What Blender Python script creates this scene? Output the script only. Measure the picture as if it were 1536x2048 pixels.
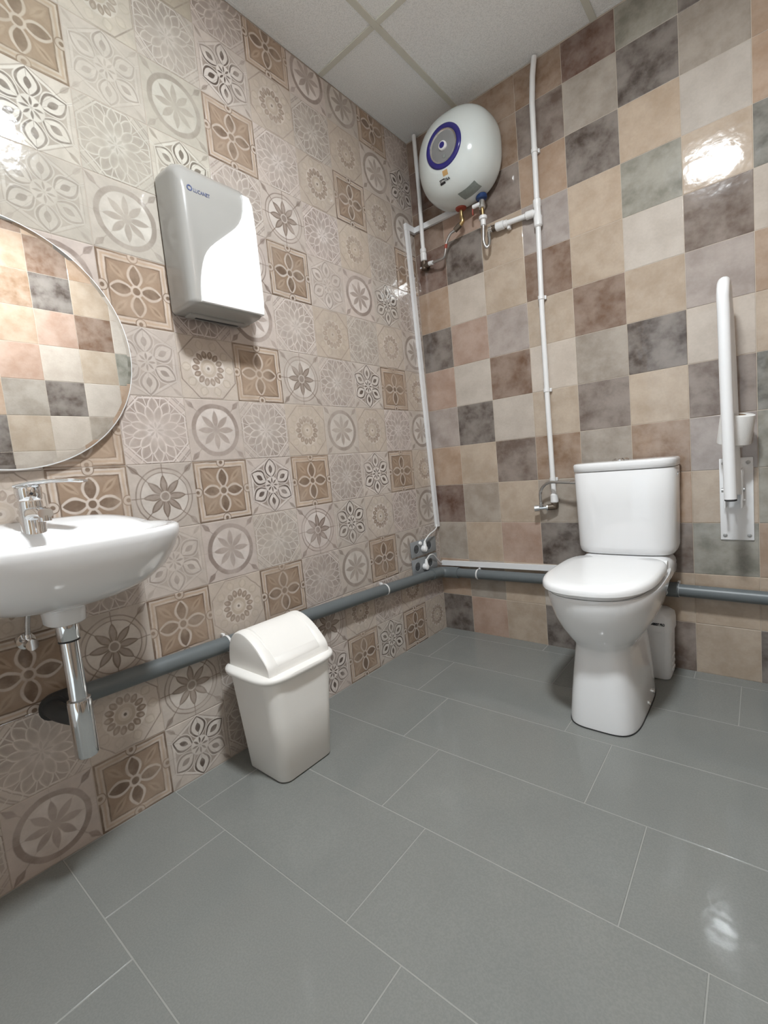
import bpy, bmesh, math, random
import numpy as np
from mathutils import Vector, Matrix

random.seed(7)
for o in list(bpy.data.objects): bpy.data.objects.remove(o, do_unlink=True)
scene = bpy.context.scene
COL = scene.collection
PI = math.pi

# ------------------------------------------------------------------ camera, world, exposure
# room frame: corner of the two tiled walls at the origin, left wall x=0, back wall y=0, floor z=0
CAM = Vector((1.4065, -2.1062, 0.9240)); FPX = 918.9
YAW, PITCH, ROLL = math.radians(40.3045), math.radians(-5.4761), math.radians(-5.4138)
fw = Vector((-math.sin(YAW)*math.cos(PITCH), math.cos(YAW)*math.cos(PITCH), math.sin(PITCH)))
rt0 = Vector((math.cos(YAW), math.sin(YAW), 0)); up0 = rt0.cross(fw)
rt = rt0*math.cos(ROLL) + up0*math.sin(ROLL); up = -rt0*math.sin(ROLL) + up0*math.cos(ROLL)
cam = bpy.data.cameras.new('camera'); cam_o = bpy.data.objects.new('camera', cam); COL.objects.link(cam_o)
cam.sensor_fit = 'HORIZONTAL'; cam.sensor_width = 36.0; cam.lens = FPX*36.0/1536.0
cam.clip_start = 0.02; cam.clip_end = 50
M4 = Matrix.Identity(4)
for i in range(3): M4[i][0], M4[i][1], M4[i][2], M4[i][3] = rt[i], up[i], -fw[i], CAM[i]
cam_o.matrix_world = M4
scene.camera = cam_o

world = bpy.data.worlds.new('world'); scene.world = world; world.use_nodes = True
world.node_tree.nodes['Background'].inputs[0].default_value = (0.86, 0.94, 1.0, 1)
world.node_tree.nodes['Background'].inputs[1].default_value = 0.5
scene.view_settings.view_transform = 'Standard'
scene.view_settings.look = 'None'
scene.view_settings.exposure = 1.40
scene.view_settings.gamma = 1.0
scene.view_settings.use_curve_mapping = False

LAMP_POWER = 180.0          # emission strength of the ceiling lamp's diffuser
LAMP_XY = (1.17, -1.48)
LAMP_SIZE = 0.18
CEIL = 2.55
ROOM_X, ROOM_Y = 1.80, -2.75

# ------------------------------------------------------------------ helpers
def lin(c):
    c = c/255.0
    return c/12.92 if c <= 0.04045 else ((c+0.055)/1.055)**2.4
def srgb(r, g, b, k=1.0): return (lin(r)*k, lin(g)*k, lin(b)*k)

class X:
    """a socket with arithmetic, so that prints can be written as formulas"""
    def __init__(s, nt, so): s.nt, s.so = nt, so
    def m(s, op, *o, clamp=False):
        n = s.nt.nodes.new('ShaderNodeMath'); n.operation = op; n.use_clamp = clamp
        for i, a in enumerate((s,)+o):
            if isinstance(a, X): s.nt.links.new(a.so, n.inputs[i])
            else: n.inputs[i].default_value = a
        return X(s.nt, n.outputs[0])
    def __add__(s, o): return s.m('ADD', o)
    __radd__ = __add__
    def __sub__(s, o): return s.m('SUBTRACT', o)
    def __rsub__(s, o): return s.m('MULTIPLY', -1.0).m('ADD', o)
    def __mul__(s, o): return s.m('MULTIPLY', o)
    __rmul__ = __mul__
    def __truediv__(s, o): return s.m('DIVIDE', o)
    def abs(s): return s.m('ABSOLUTE')
    def max(s, o): return s.m('MAXIMUM', o)
    def min(s, o): return s.m('MINIMUM', o)
    def smooth(s, a, b):
        n = s.nt.nodes.new('ShaderNodeMapRange'); n.interpolation_type = 'SMOOTHSTEP'
        s.nt.links.new(s.so, n.inputs[0]); n.inputs[1].default_value = a; n.inputs[2].default_value = b
        return X(s.nt, n.outputs[0])
    def inside(s, t, e=0.02): return 1.0 - s.smooth(t-e, t+e)
    def band(s, c, w, e=0.015): return (s-c).abs().inside(w, e)

def mixc(nt, fac, a, b, mode='MIX'):
    n = nt.nodes.new('ShaderNodeMix'); n.data_type = 'RGBA'; n.blend_type = mode
    for so, v in ((n.inputs[0], fac), (n.inputs[6], a), (n.inputs[7], b)):
        if isinstance(v, X): nt.links.new(v.so, so)
        elif hasattr(v, 'is_linked'): nt.links.new(v, so)
        elif isinstance(v, (int, float)): so.default_value = v
        else: so.default_value = (v[0], v[1], v[2], 1)
    return n.outputs[2]

def new_mat(name):
    m = bpy.data.materials.new(name); m.use_nodes = True
    nt = m.node_tree; b = nt.nodes['Principled BSDF']
    return m, nt, b
def noise(nt, vec, scale, detail=3, rough=0.5):
    n = nt.nodes.new('ShaderNodeTexNoise'); n.inputs['Scale'].default_value = scale
    n.inputs['Detail'].default_value = detail; n.inputs['Roughness'].default_value = rough
    if vec is not None: nt.links.new(vec, n.inputs['Vector'])
    return X(nt, n.outputs['Fac'])
def objcoord(nt, shift=True):
    tc = nt.nodes.new('ShaderNodeTexCoord')
    if not shift: return tc.outputs['Object'], None
    oi = nt.nodes.new('ShaderNodeObjectInfo')
    r = X(nt, oi.outputs['Random'])*37.0
    va = nt.nodes.new('ShaderNodeVectorMath'); va.operation = 'ADD'
    cb = nt.nodes.new('ShaderNodeCombineXYZ')
    for i, k in enumerate((1.0, 1.7, 2.3)): nt.links.new((r*k).so, cb.inputs[i])
    nt.links.new(tc.outputs['Object'], va.inputs[0]); nt.links.new(cb.outputs[0], va.inputs[1])
    return va.outputs[0], oi
def bump(nt, b, h, dist, strength=1.0):
    n = nt.nodes.new('ShaderNodeBump'); n.inputs['Strength'].default_value = strength
    n.inputs['Distance'].default_value = dist
    nt.links.new(h.so, n.inputs['Height']); nt.links.new(n.outputs[0], b.inputs['Normal'])

def plain(name, col, rough=0.4, metal=0.0, spec=0.5, vary=0.06, nscale=18, bumpd=0.0, bscale=200, coat=0.0):
    m, nt, b = new_mat(name)
    vec, _ = objcoord(nt, False)
    nz = noise(nt, vec, nscale, 3)
    c = mixc(nt, nz, tuple(x*(1-vary) for x in col), tuple(min(1, x*(1+vary)) for x in col))
    nt.links.new(c, b.inputs['Base Color'])
    b.inputs['Roughness'].default_value = rough; b.inputs['Metallic'].default_value = metal
    b.inputs['Specular IOR Level'].default_value = spec
    b.inputs['Coat Weight'].default_value = coat; b.inputs['Coat Roughness'].default_value = 0.05
    if bumpd: bump(nt, b, noise(nt, vec, bscale, 2), bumpd)
    return m

def glaze(nt, b, vec, rough=0.08, amp=0.0009, k=0.24):
    b.inputs['Roughness'].default_value = rough
    h = noise(nt, vec, 15, 2) + noise(nt, vec, 50, 2)*k
    bump(nt, b, h, amp)

# ------------------------------------------------------------------ printed tiles of the left wall
LIGHT = srgb(198, 188, 181); PALE = srgb(211, 203, 197); GREY = srgb(154, 143, 136)
TAUPE = srgb(138, 125, 117); BROWN = srgb(132, 111, 94); DBROWN = srgb(108, 91, 79); DARK = srgb(88, 76, 69)

def print_tile(kind):
    m, nt, b = new_mat('printed_tile_'+kind)
    vec, oi = objcoord(nt)
    uvn = nt.nodes.new('ShaderNodeUVMap'); uvn.uv_map = 'UVMap'
    sp = nt.nodes.new('ShaderNodeSeparateXYZ'); nt.links.new(uvn.outputs[0], sp.inputs[0])
    wob = (noise(nt, vec, 26, 4) - 0.5)*0.06
    u = X(nt, sp.outputs[0])*2.0 - 1.0 + wob; v = X(nt, sp.outputs[1])*2.0 - 1.0 + wob
    au, av = u.abs(), v.abs()
    r = (u*u + v*v).m('SQRT'); th = v.m('ARCTAN2', u)
    a, bb = au.max(av), au.min(av)
    a2 = (au+av)*0.7071; b2 = (au-av).abs()*0.7071
    octo = a.max(a2)
    def fold(n, off=0.0):
        p = 2*PI/n
        t = (th + (p/2 + off + 4*PI)).m('MODULO', p) - p/2
        return r*t.m('COSINE'), (r*t.m('SINE')).abs()
    def petal(pa, pb, a0, a1, w, k=0.8):
        p = ((pa-a0)/(a1-a0)).max(0.0).min(1.0)
        half = (p*PI).m('SINE').max(0.0).m('POWER', k)*w
        return pb - half
    c = None
    def over(col, mask):
        nonlocal c
        c = mixc(nt, mask, c, col)
    if kind == 'quatrefoil':
        c = mixc(nt, noise(nt, vec, 20, 3), BROWN, srgb(156, 136, 119))
        over(srgb(166, 147, 130), petal(a2, b2, .40, .98, .10).inside(0, .03))
        over(srgb(134, 114, 97), petal(a2, b2, .55, .86, .035).inside(0, .02))
        d = petal(a, bb, .10, .74, .19)
        over(LIGHT, d.inside(.035, .018)); over(DBROWN, d.inside(-.04, .018))
        over(LIGHT, r.inside(.17, .02)); over(DBROWN, r.inside(.105, .015))
        over(DBROWN, a.smooth(.725, .745)); over(LIGHT, a.smooth(.765, .785))
        over(srgb(186, 168, 152), a.band(.86, .03, .02))
        rb = ((a-.93)*(a-.93) + bb*bb).m('SQRT')
        over(DBROWN, a.smooth(.93, .95))
        over(LIGHT, rb.inside(.145, .015)); over(DBROWN, rb.band(.145, .012, .012)); over(DBROWN, rb.inside(.06, .015))
    elif kind in ('star_thick', 'star_thin'):
        c = mixc(nt, noise(nt, vec, 14, 3), LIGHT, srgb(186, 174, 165))
        over(TAUPE, petal(a2, b2, .98, 1.36, .07).inside(0, .02))
        over(TAUPE, petal((a2-1.16).abs(), (b2-.0).abs()*0.6, -.08, .10, .05).inside(0, .02))
        over(PALE, r.inside(.72, .02))
        pa, pb = fold(8)
        d = petal(pa, pb, .06, .64, .098)
        if kind == 'star_thick':
            over(TAUPE, r.band(.79, .075, .018))
            over(srgb(158, 146, 138), d.inside(.0, .02)); over(srgb(168, 157, 149), r.inside(.14, .03))
        else:
            over(TAUPE, r.band(.73, .016, .012)); over(TAUPE, r.band(.86, .02, .012))
            over(DBROWN, d.inside(.012, .015)); over(srgb(150, 136, 127), d.inside(-.03, .02))
            over(LIGHT, r.inside(.16, .015)); over(TAUPE, r.inside(.12, .015))
    elif kind == 'floral':
        c = mixc(nt, noise(nt, vec, 14, 3), LIGHT, srgb(196, 185, 176))
        over(GREY, (a2-1.16).abs().band(.03, .02, .015))
        over(srgb(150, 138, 130), octo.inside(.93, .012)); over(PALE, octo.band(.95, .022, .01)); over(TAUPE, octo.band(.985, .012, .01))
        pa, pb = fold(12)
        d = petal(pa, pb, .40, .96, .150, .62)
        over(PALE, d.inside(.012, .012)); over(srgb(172, 161, 153), d.inside(-.022, .012)); over(srgb(158, 147, 139), d.inside(-.058, .02))
        pa, pb = fold(12, PI/12)
        d = petal(pa, pb, .20, .72, .125, .62)
        over(PALE, d.inside(.012, .012)); over(srgb(180, 170, 162), d.inside(-.020, .012)); over(srgb(164, 154, 146), d.inside(-.046, .02))
        over(srgb(208, 201, 196), r.inside(.25, .17))
        pa, pb = fold(8)
        over(srgb(170, 162, 155), petal(pa, pb, .05, .26, .03).inside(0, .015))
    elif kind == 'hexapetal':
        c = mixc(nt, noise(nt, vec, 14, 3), LIGHT, srgb(194, 183, 174))
        pa6, pb6 = fold(6, PI/2)
        q6, _ = fold(6, PI/2 + PI/6)
        hexa = q6
        over(srgb(156, 144, 135), petal(a2, b2, 1.02, 1.36, .06).inside(0, .02))
        over(srgb(150, 138, 129), hexa.inside(.80, .015)); over(PALE, hexa.band(.83, .028, .012)); over(GREY, hexa.band(.885, .012, .01))
        d = petal(pa6, pb6, .25, .97, .275, .85)
        over(PALE, d.inside(.03, .015)); over(DARK, d.inside(-.005, .014)); over(PALE, d.inside(-.07, .014))
        over(DARK, petal(pa6, pb6, .44, .74, .085).inside(0, .015))
        over(PALE, r.inside(.30, .02))
        pa, pb = fold(8)
        over(DARK, petal(pa, pb, .06, .27, .032).inside(0, .014))
    else:  # gear
        c = mixc(nt, noise(nt, vec, 14, 3), LIGHT, srgb(188, 175, 163))
        over(TAUPE, octo.band(.96, .018, .012))
        pa, pb = fold(10)
        d = petal(pa, pb, .60, .93, .15)
        over(srgb(180, 168, 156), d.inside(0, .03)); over(srgb(200, 189, 178), d.inside(-.05, .03))
        over(PALE, r.inside(.60, .015))
        pa, pb = fold(14)
        d = petal(pa, pb, .30, .58, .105, .6)
        over(srgb(132, 115, 102), d.inside(-.012, .012)); over(srgb(168, 153, 141), petal(pa, pb, .40, .53, .04).inside(0, .012))
        over(srgb(178, 164, 150), r.inside(.29, .015)); over(LIGHT, r.band(.30, .018, .01))
        over(srgb(196, 184, 172), r.inside(.19, .015)); over(PALE, r.inside(.11, .012)); over(DARK, r.inside(.045, .012))
    # worn print: contrast of each tile comes from its object colour's alpha, tint from its rgb
    fade = noise(nt, vec, 9, 5, .6).smooth(.38, .60)
    con = X(nt, oi.outputs['Alpha'])*(fade*0.55 + 0.45)
    c = mixc(nt, con, srgb(184, 173, 165) if kind != 'quatrefoil' else srgb(168, 152, 138), c)
    c = mixc(nt, 1.0, c, oi.outputs['Color'], 'MULTIPLY')
    nz = noise(nt, vec, 22, 6, .65)*0.46 + 0.79
    cg = nt.nodes.new('ShaderNodeCombineColor')
    for i in range(3): nt.links.new(nz.so, cg.inputs[i])
    c = mixc(nt, 1.0, c, cg.outputs[0], 'MULTIPLY')
    nt.links.new(c, b.inputs['Base Color'])
    b.inputs['Specular IOR Level'].default_value = 0.5
    glaze(nt, b, vec, .08, .0010, .42)
    return m

def colour_tile():
    m, nt, b = new_mat('mottled_tile')
    vec, oi = objcoord(nt)
    base = oi.outputs['Color']
    n1 = noise(nt, vec, 11, 4, .55).smooth(.30, .70); n2 = noise(nt, vec, 26, 5, .6).smooth(.35, .7)
    lo = mixc(nt, 1.0, base, (.68, .66, .65), 'MULTIPLY'); hi = mixc(nt, .30, base, (.62, .57, .52))
    c = mixc(nt, n1, lo, hi)
    c = mixc(nt, X(nt, oi.outputs['Alpha']), base, c)
    c = mixc(nt, n2*X(nt, oi.outputs['Alpha'])*0.5, c, mixc(nt, .35, base, (.55, .51, .47)))
    fine = noise(nt, vec, 120, 3)*0.14 + 0.93
    cg = nt.nodes.new('ShaderNodeCombineColor')
    for i in range(3): nt.links.new(fine.so, cg.inputs[i])
    c = mixc(nt, 1.0, c, cg.outputs[0], 'MULTIPLY')
    nt.links.new(c, b.inputs['Base Color'])
    glaze(nt, b, vec)
    return m

def floor_tile():
    m, nt, b = new_mat('grey_floor_tile')
    vec, oi = objcoord(nt)
    n1 = noise(nt, vec, 6, 4); n2 = noise(nt, vec, 260, 2)
    c = mixc(nt, n1, srgb(127, 128, 125), srgb(137, 138, 134))
    c = mixc(nt, n2.smooth(.3, .7)*0.35, c, srgb(112, 115, 112))
    nt.links.new(c, b.inputs['Base Color'])
    b.inputs['Roughness'].default_value = 0.09; b.inputs['Specular IOR Level'].default_value = 0.34
    bump(nt, b, noise(nt, vec, 14, 2) + noise(nt, vec, 90, 2)*0.10, 0.0006)
    return m

def ceiling_mat():
    m, nt, b = new_mat('mineral_fibre_panel')
    vec, oi = objcoord(nt)
    n2 = noise(nt, vec, 260, 3)
    c = mixc(nt, n2.smooth(.30, .6), srgb(228, 231, 231), srgb(248, 250, 250))
    nt.links.new(c, b.inputs['Base Color']); b.inputs['Roughness'].default_value = 0.9
    bump(nt, b, n2, 0.0015)
    return m

MT = {}
for k in ('quatrefoil', 'star_thick', 'star_thin', 'floral', 'hexapetal', 'gear'): MT[k] = print_tile(k)
MT['colour'] = colour_tile(); MT['floor'] = floor_tile(); MT['ceiling'] = ceiling_mat()
MT['grout'] = plain('wall_grout', srgb(186, 174, 160), 0.9, bumpd=.0005)
MT['grout_left'] = plain('taupe_wall_grout', srgb(176, 164, 153), 0.9, bumpd=.0005)
MT['floor_grout'] = plain('floor_grout', srgb(150, 150, 145), 0.9, bumpd=.0005)
MT['grid'] = plain('ceiling_grid_paint', srgb(214, 214, 203), 0.5)
MT['ceramic'] = plain('white_ceramic', (.83, .83, .835), 0.08, spec=.5, vary=.01, coat=.3)
MT['seat'] = plain('white_seat_plastic', (.86, .86, .86), 0.16, vary=.01)
MT['plastic'] = plain('white_plastic', (.80, .80, .80), 0.3, vary=.015)
MT['cream'] = plain('cream_bin_plastic', (.88, .855, .815), 0.42, vary=.015, bumpd=.0001)
MT['pipe_white'] = plain('white_pipe_plastic', (.78, .775, .77), 0.33, vary=.02)
MT['trunk'] = plain('white_trunking_plastic', (.80, .80, .81), 0.4, vary=.02)
MT['pipe_grey'] = plain('grey_waste_pipe', srgb(102, 108, 110), 0.38, vary=.05)
MT['rubber_and_shade'] = plain('dark_rubber_and_shade', (.03, .03, .03), 0.7)
MT['dark'] = plain('black_ink_and_hole_shade', (.015, .015, .018), 0.5)
MT['socket'] = plain('grey_socket_plastic', srgb(142, 145, 147), 0.42, vary=.03)
MT['socket_shade'] = plain('shaded_socket_plastic', srgb(74, 76, 78), 0.5)
MT['chrome'] = plain('chrome', (.78, .79, .80), 0.07, metal=1.0, vary=.02)
MT['steel'] = plain('braided_steel', (.52, .51, .50), 0.35, metal=1.0, vary=.25, nscale=420, bumpd=.0006, bscale=500)
MT['brass'] = plain('brass', (.55, .40, .20), 0.28, metal=1.0, vary=.12)
MT['dark_brass'] = plain('dull_brass', (.13, .10, .075), 0.45, metal=0.6, vary=.2)
MT['heater'] = plain('white_enamel', srgb(216, 222, 220), 0.14, vary=.01)
MT['blue'] = plain('blue_ring_paint', srgb(48, 44, 120), 0.2, vary=.08)
MT['silver'] = plain('silver_disc', srgb(168, 170, 172), 0.25, metal=.55, vary=.05)
MT['red'] = plain('red_collar', srgb(150, 62, 45), 0.4)
MT['bluecol'] = plain('blue_collar', srgb(28, 56, 104), 0.4)
MT['orange'] = plain('tan_print', srgb(196, 158, 104), 0.5)
MT['greyprint'] = plain('grey_print', srgb(136, 144, 140), 0.5, vary=.2, nscale=90)
MT['logo'] = plain('blue_logo_ink', srgb(70, 80, 120), 0.5)
MT['bolt'] = plain('grey_bolt', (.45, .45, .45), 0.4, metal=.6)
MT['paper'] = plain('toilet_paper', (.80, .79, .77), 0.9, vary=.02, bumpd=.0006, bscale=300)
MT['card'] = plain('cardboard', srgb(150, 125, 100), 0.9)
MT['smoke'] = plain('grey_translucent_plastic', srgb(157, 155, 151), 0.16, vary=.02, coat=.3)
MT['white_gloss'] = plain('white_gloss_plastic', (.90, .90, .90), 0.14, vary=.005)
MT['paint'] = plain('white_wall_paint', (.86, .86, .85), 0.8, bumpd=.0004)
MT['door'] = plain('door_laminate', srgb(178, 150, 118), 0.45, vary=.1)
MT['grab'] = plain('white_powder_coat', (.84, .84, .845), 0.28, vary=.01)
mm, nt_, b_ = new_mat('mirror_silver')
vec_, _o = objcoord(nt_, False)
nt_.links.new(mixc(nt_, noise(nt_, vec_, 3), (.90, .91, .90), (.92, .925, .92)), b_.inputs['Base Color'])
b_.inputs['Metallic'].default_value = 1.0; b_.inputs['Roughness'].default_value = 0.012
MT['mirror'] = mm
mm, nt_, b_ = new_mat('lamp_diffuser')
vec_, _o = objcoord(nt_, False)
nt_.links.new(mixc(nt_, noise(nt_, vec_, 3), (.90, .965, 1.0), (.91, .965, 1.0)), b_.inputs['Emission Color'])
b_.inputs['Base Color'].default_value = (.9, .9, .9, 1); b_.inputs['Emission Strength'].default_value = LAMP_POWER
MT['lamp'] = mm

# ------------------------------------------------------------------ mesh builder
ORG = {}
class MB:
    def __init__(s): s.v, s.f = [], []
    def add(s, v, f):
        k = len(s.v); s.v += [tuple(p) for p in v]; s.f += [tuple(i+k for i in q) for q in f]; return s
    def box(s, a, b, bev=0.0, seg=2):
        bm = bmesh.new(); bmesh.ops.create_cube(bm, size=1)
        a, b = Vector(a), Vector(b); c = (a+b)/2; d = b-a
        for v in bm.verts: v.co = Vector((c[i]+v.co[i]*d[i] for i in range(3)))
        if bev: bmesh.ops.bevel(bm, geom=bm.edges[:], offset=bev, segments=seg, profile=.5, affect='EDGES')
        bm.verts.index_update(); s.add([v.co[:] for v in bm.verts], [[v.index for v in f.verts] for f in bm.faces]); bm.free(); return s
    def loft(s, rings, cap0=True, cap1=True, closed=True):
        n = len(rings[0]); V = [p for r in rings for p in r]; F = []
        for i in range(len(rings)-1):
            for j in range(n if closed else n-1):
                k = (j+1) % n
                F.append((i*n+j, i*n+k, (i+1)*n+k, (i+1)*n+j))
        if cap0: F.append(tuple(range(n))[::-1])
        if cap1: F.append(tuple((len(rings)-1)*n+j for j in range(n)))
        return s.add(V, F)
    def lathe(s, prof, o=(0, 0, 0), axis='z', seg=32, cap0=True, cap1=True):
        rings = []
        for r, h in prof:
            ring = []
            for j in range(seg):
                t = 2*PI*j/seg; c, q = r*math.cos(t), r*math.sin(t)
                p = {'z': (c, q, h), 'y': (c, h, q), 'x': (h, c, q)}[axis]
                ring.append((p[0]+o[0], p[1]+o[1], p[2]+o[2]))
            rings.append(ring)
        return s.loft(rings, cap0, cap1)
    def tube(s, pts, r, seg=12, caps=True):
        P = [Vector(p) for p in pts]; n = len(P); R = r if isinstance(r, (list, tuple)) else [r]*n
        T = [((P[min(i+1, n-1)]-P[max(i-1, 0)]).normalized()) for i in range(n)]
        nrm = T[0].orthogonal().normalized(); rings = []
        for i in range(n):
            nrm = (nrm - T[i]*nrm.dot(T[i])).normalized(); bi = T[i].cross(nrm)
            rings.append([P[i] + (nrm*math.cos(2*PI*j/seg)+bi*math.sin(2*PI*j/seg))*R[i] for j in range(seg)])
        return s.loft(rings, caps, caps)
    def prism(s, poly, f0, f1):
        n = len(poly)
        V = [f0(*p) for p in poly] + [f1(*p) for p in poly]
        F = [tuple(range(n))[::-1], tuple(range(n, 2*n))] + [(i, (i+1) % n, n+(i+1) % n, n+i) for i in range(n)]
        return s.add(V, F)
    def build(s, name, mat, parent=None, angle=35, tilt=None):
        o0 = ORG.get(parent, Vector((0, 0, 0))) if parent else Vector((0, 0, 0))
        me = bpy.data.meshes.new(name)
        me.from_pydata([(p[0]-o0[0], p[1]-o0[1], p[2]-o0[2]) for p in s.v], [], s.f)
        bm = bmesh.new(); bm.from_mesh(me); bmesh.ops.recalc_face_normals(bm, faces=bm.faces[:]); bm.to_mesh(me); bm.free()
        if angle:
            me.polygons.foreach_set('use_smooth', [True]*len(me.polygons)); me.set_sharp_from_angle(angle=math.radians(angle))
        me.materials.append(MT[mat] if isinstance(mat, str) else mat)
        o = bpy.data.objects.new(name, me); COL.objects.link(o)
        if parent: o.parent = parent
        ORG[o] = o0
        return o

def spline(pts, n=8):
    P = [Vector(p) for p in pts]; P = [P[0]*2-P[1]] + P + [P[-1]*2-P[-2]]; out = []
    for i in range(1, len(P)-2):
        for k in range(n):
            t = k/n; a, b, c, d = P[i-1], P[i], P[i+1], P[i+2]
            out.append(0.5*((2*b)+(c-a)*t+(2*a-5*b+4*c-d)*t*t+(3*b-a-3*c+d)*t**3))
    out.append(P[-2]); return out

def thing(name, label, cat, loc, group=None):
    o = bpy.data.objects.new(name, None); COL.objects.link(o); o.empty_display_size = 0.05
    o.location = loc; ORG[o] = Vector(loc); tag(o, label, cat, group); return o
def tag(o, label, cat, group=None):
    o['label'] = label; o['category'] = cat
    if group: o['group'] = group
    return o
def struct(o, label, cat):
    o['kind'] = 'structure'; o['label'] = label; o['category'] = cat; return o
def text(name, body, size, origin, frame, mat, parent, depth=.0004, sx=1.0, bold=0.0):
    cu = bpy.data.curves.new(name, 'FONT'); cu.body = body; cu.size = size; cu.extrude = depth; cu.resolution_u = 3; cu.offset = bold
    cu.align_x = 'CENTER'; cu.align_y = 'CENTER'
    to = bpy.data.objects.new('tmp', cu); me = bpy.data.meshes.new_from_object(to); bpy.data.objects.remove(to)
    ax, ay, az = [Vector(q) for q in frame]; o0 = ORG[parent]
    for v in me.vertices:
        c = v.co.copy(); v.co = Vector(origin) + ax*c.x*sx + ay*c.y + az*c.z - o0
    me.name = name; me.materials.clear(); me.materials.append(MT[mat])
    o = bpy.data.objects.new(name, me); COL.objects.link(o); o.parent = parent; ORG[o] = o0; return o

# ------------------------------------------------------------------ room shell
GAP = 0.0008; T = 0.0035
def tile_mesh(name, w, h, u0=0., u1=1., v0=0., v1=1., gap=GAP, e=.0018, d=.0008, flip=False):
    """local x right, y up, z out of the wall; front face at z=0"""
    x0, x1, y0, y1 = -w/2+gap, w/2-gap, -h/2+gap, h/2-gap
    V = [(x0+e, y0+e, 0), (x1-e, y0+e, 0), (x1-e, y1-e, 0), (x0+e, y1-e, 0),
         (x0, y0, -d), (x1, y0, -d), (x1, y1, -d), (x0, y1, -d),
         (x0, y0, -T), (x1, y0, -T), (x1, y1, -T), (x0, y1, -T)]
    F = [(0, 1, 2, 3)]
    for i in range(4):
        j = (i+1) % 4
        F.append((4+i, 4+j, j, i)); F.append((8+i, 8+j, 4+j, 4+i))
    me = bpy.data.meshes.new(name); me.from_pydata(V, [], F)
    uv = me.uv_layers.new(name='UVMap')
    for l in me.loops:
        x, y, _ = V[l.vertex_index]
        uv.data[l.index].uv = (u0+(u1-u0)*(x+w/2)/w, v0+(v1-v0)*(y+h/2)/h)
    return me

def wall_slab(name, a, b, mat, label):
    o = MB().box(a, b).build(name, mat, None, 0); return struct(o, label, 'wall')

TILECACHE = {}
def put_tile(parent, w, h, uv, mat, loc, basis, colour, name='tile', tilt=0.0022, e=.0018):
    key = (round(w, 4), round(h, 4), tuple(round(x, 3) for x in uv), mat, e)
    if key not in TILECACHE:
        me = tile_mesh(name, w, h, *uv, e=e); me.materials.append(MT[mat]); TILECACHE[key] = me
    o = bpy.data.objects.new(name, TILECACHE[key]); COL.objects.link(o); o.parent = parent
    R = Matrix(basis).transposed()
    R = R @ Matrix.Rotation(random.uniform(-tilt, tilt), 3, 'X') @ Matrix.Rotation(random.uniform(-tilt, tilt), 3, 'Y')
    o.matrix_local = Matrix.Translation(loc) @ R.to_4x4()
    o.color = colour
    return o

# left wall, printed tiles
wl = wall_slab('wall_left', (-.12, ROOM_Y-.1, -.1), (-.0010, .12, CEIL+.12), 'grout_left', 'left wall clad in patterned taupe and cream tiles')
KW, A0 = .1975, .3771     # tile width, offset of the first joint from the corner
ABBR = {'Q': 'quatrefoil', 'S': 'star_thick', 's': 'star_thin', 'F': 'floral', 'D': 'hexapetal', 'd': 'hexapetal', 'G': 'gear'}
# rows from the floor up, first letter beside the corner
ROWS = ['GQDQDFFDQSFGQsD',   # 0
        'FGFGsQGFsGFQsFG'.replace('FGFGsQGFsGF', 'FGFGsQFsGFQ'),   # 1
        'FSQSFQGQsQFdSGQ',   # 2
        'SFGDsFSdFGSQdFs',   # 3
        'GQDFQDQsQGFSQdG',   # 4
        'SFGSGFSFQSGFsQd',   # 5
        'GQDFsQGdFSQGFSQ',   # 6
        'SGFGFSFQSGQFdQs',   # 7
        'FDSdQssSdGFQSGF',   # 8
        'QFGFsFDFDSQGFdS',   # 9
        'SGQGFQSdQFGSQFG',   # 10
        'DSGFGDFGFQSFGQd',   # 11
        'FQSSQFGQSdFGSQF']   # 12
BAS_A = ((0, 1, 0), (0, 0, 1), (1, 0, 0))
for m, row in enumerate(ROWS):
    z0, z1 = .2*m, min(.2*m+.2, CEIL)
    for n, ch in enumerate(row):
        c = n-1                                   # column between joints c-1 (right) and c (left)
        yr, yl = -(A0+KW*(c-1)), -(A0+KW*c)
        u0, u1 = 0., 1.
        yr2 = min(yr, -.0005); u1 = 1-(yr-yr2)/KW if yr > yr2 else 1.
        if yl < ROOM_Y:
            if yr < ROOM_Y: continue
            u0 = (ROOM_Y-yl)/KW; yl = ROOM_Y
        t = random.random()
        br = .93+.12*random.random()
        if ch == 'Q': tint = (1.0*br, (.95+.05*t)*br, (.89+.10*t)*br)
        elif ch == 'G': tint = (1.0*br, (.965+.03*t)*br, (.90+.08*t)*br)
        else: tint = ((.97+.03*t)*br, .975*br, (.955+.03*t)*br)
        con = {'Q': .80+.2*t, 'S': .70+.25*t, 's': .75+.25*t, 'F': .60+.25*t, 'D': .95, 'd': .42, 'G': .50+.4*t}[ch]
        if c >= 5 and m >= 8: tint = (tint[0]*.97, tint[1]*1.02, tint[2]*.99); con *= .8
        put_tile(wl, yr2-yl, z1-z0, (u0, u1, 0, (z1-z0)/.2), ABBR[ch], (0, (yr2+yl)/2, (z0+z1)/2), BAS_A, (tint[0], tint[1], tint[2], con))

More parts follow.
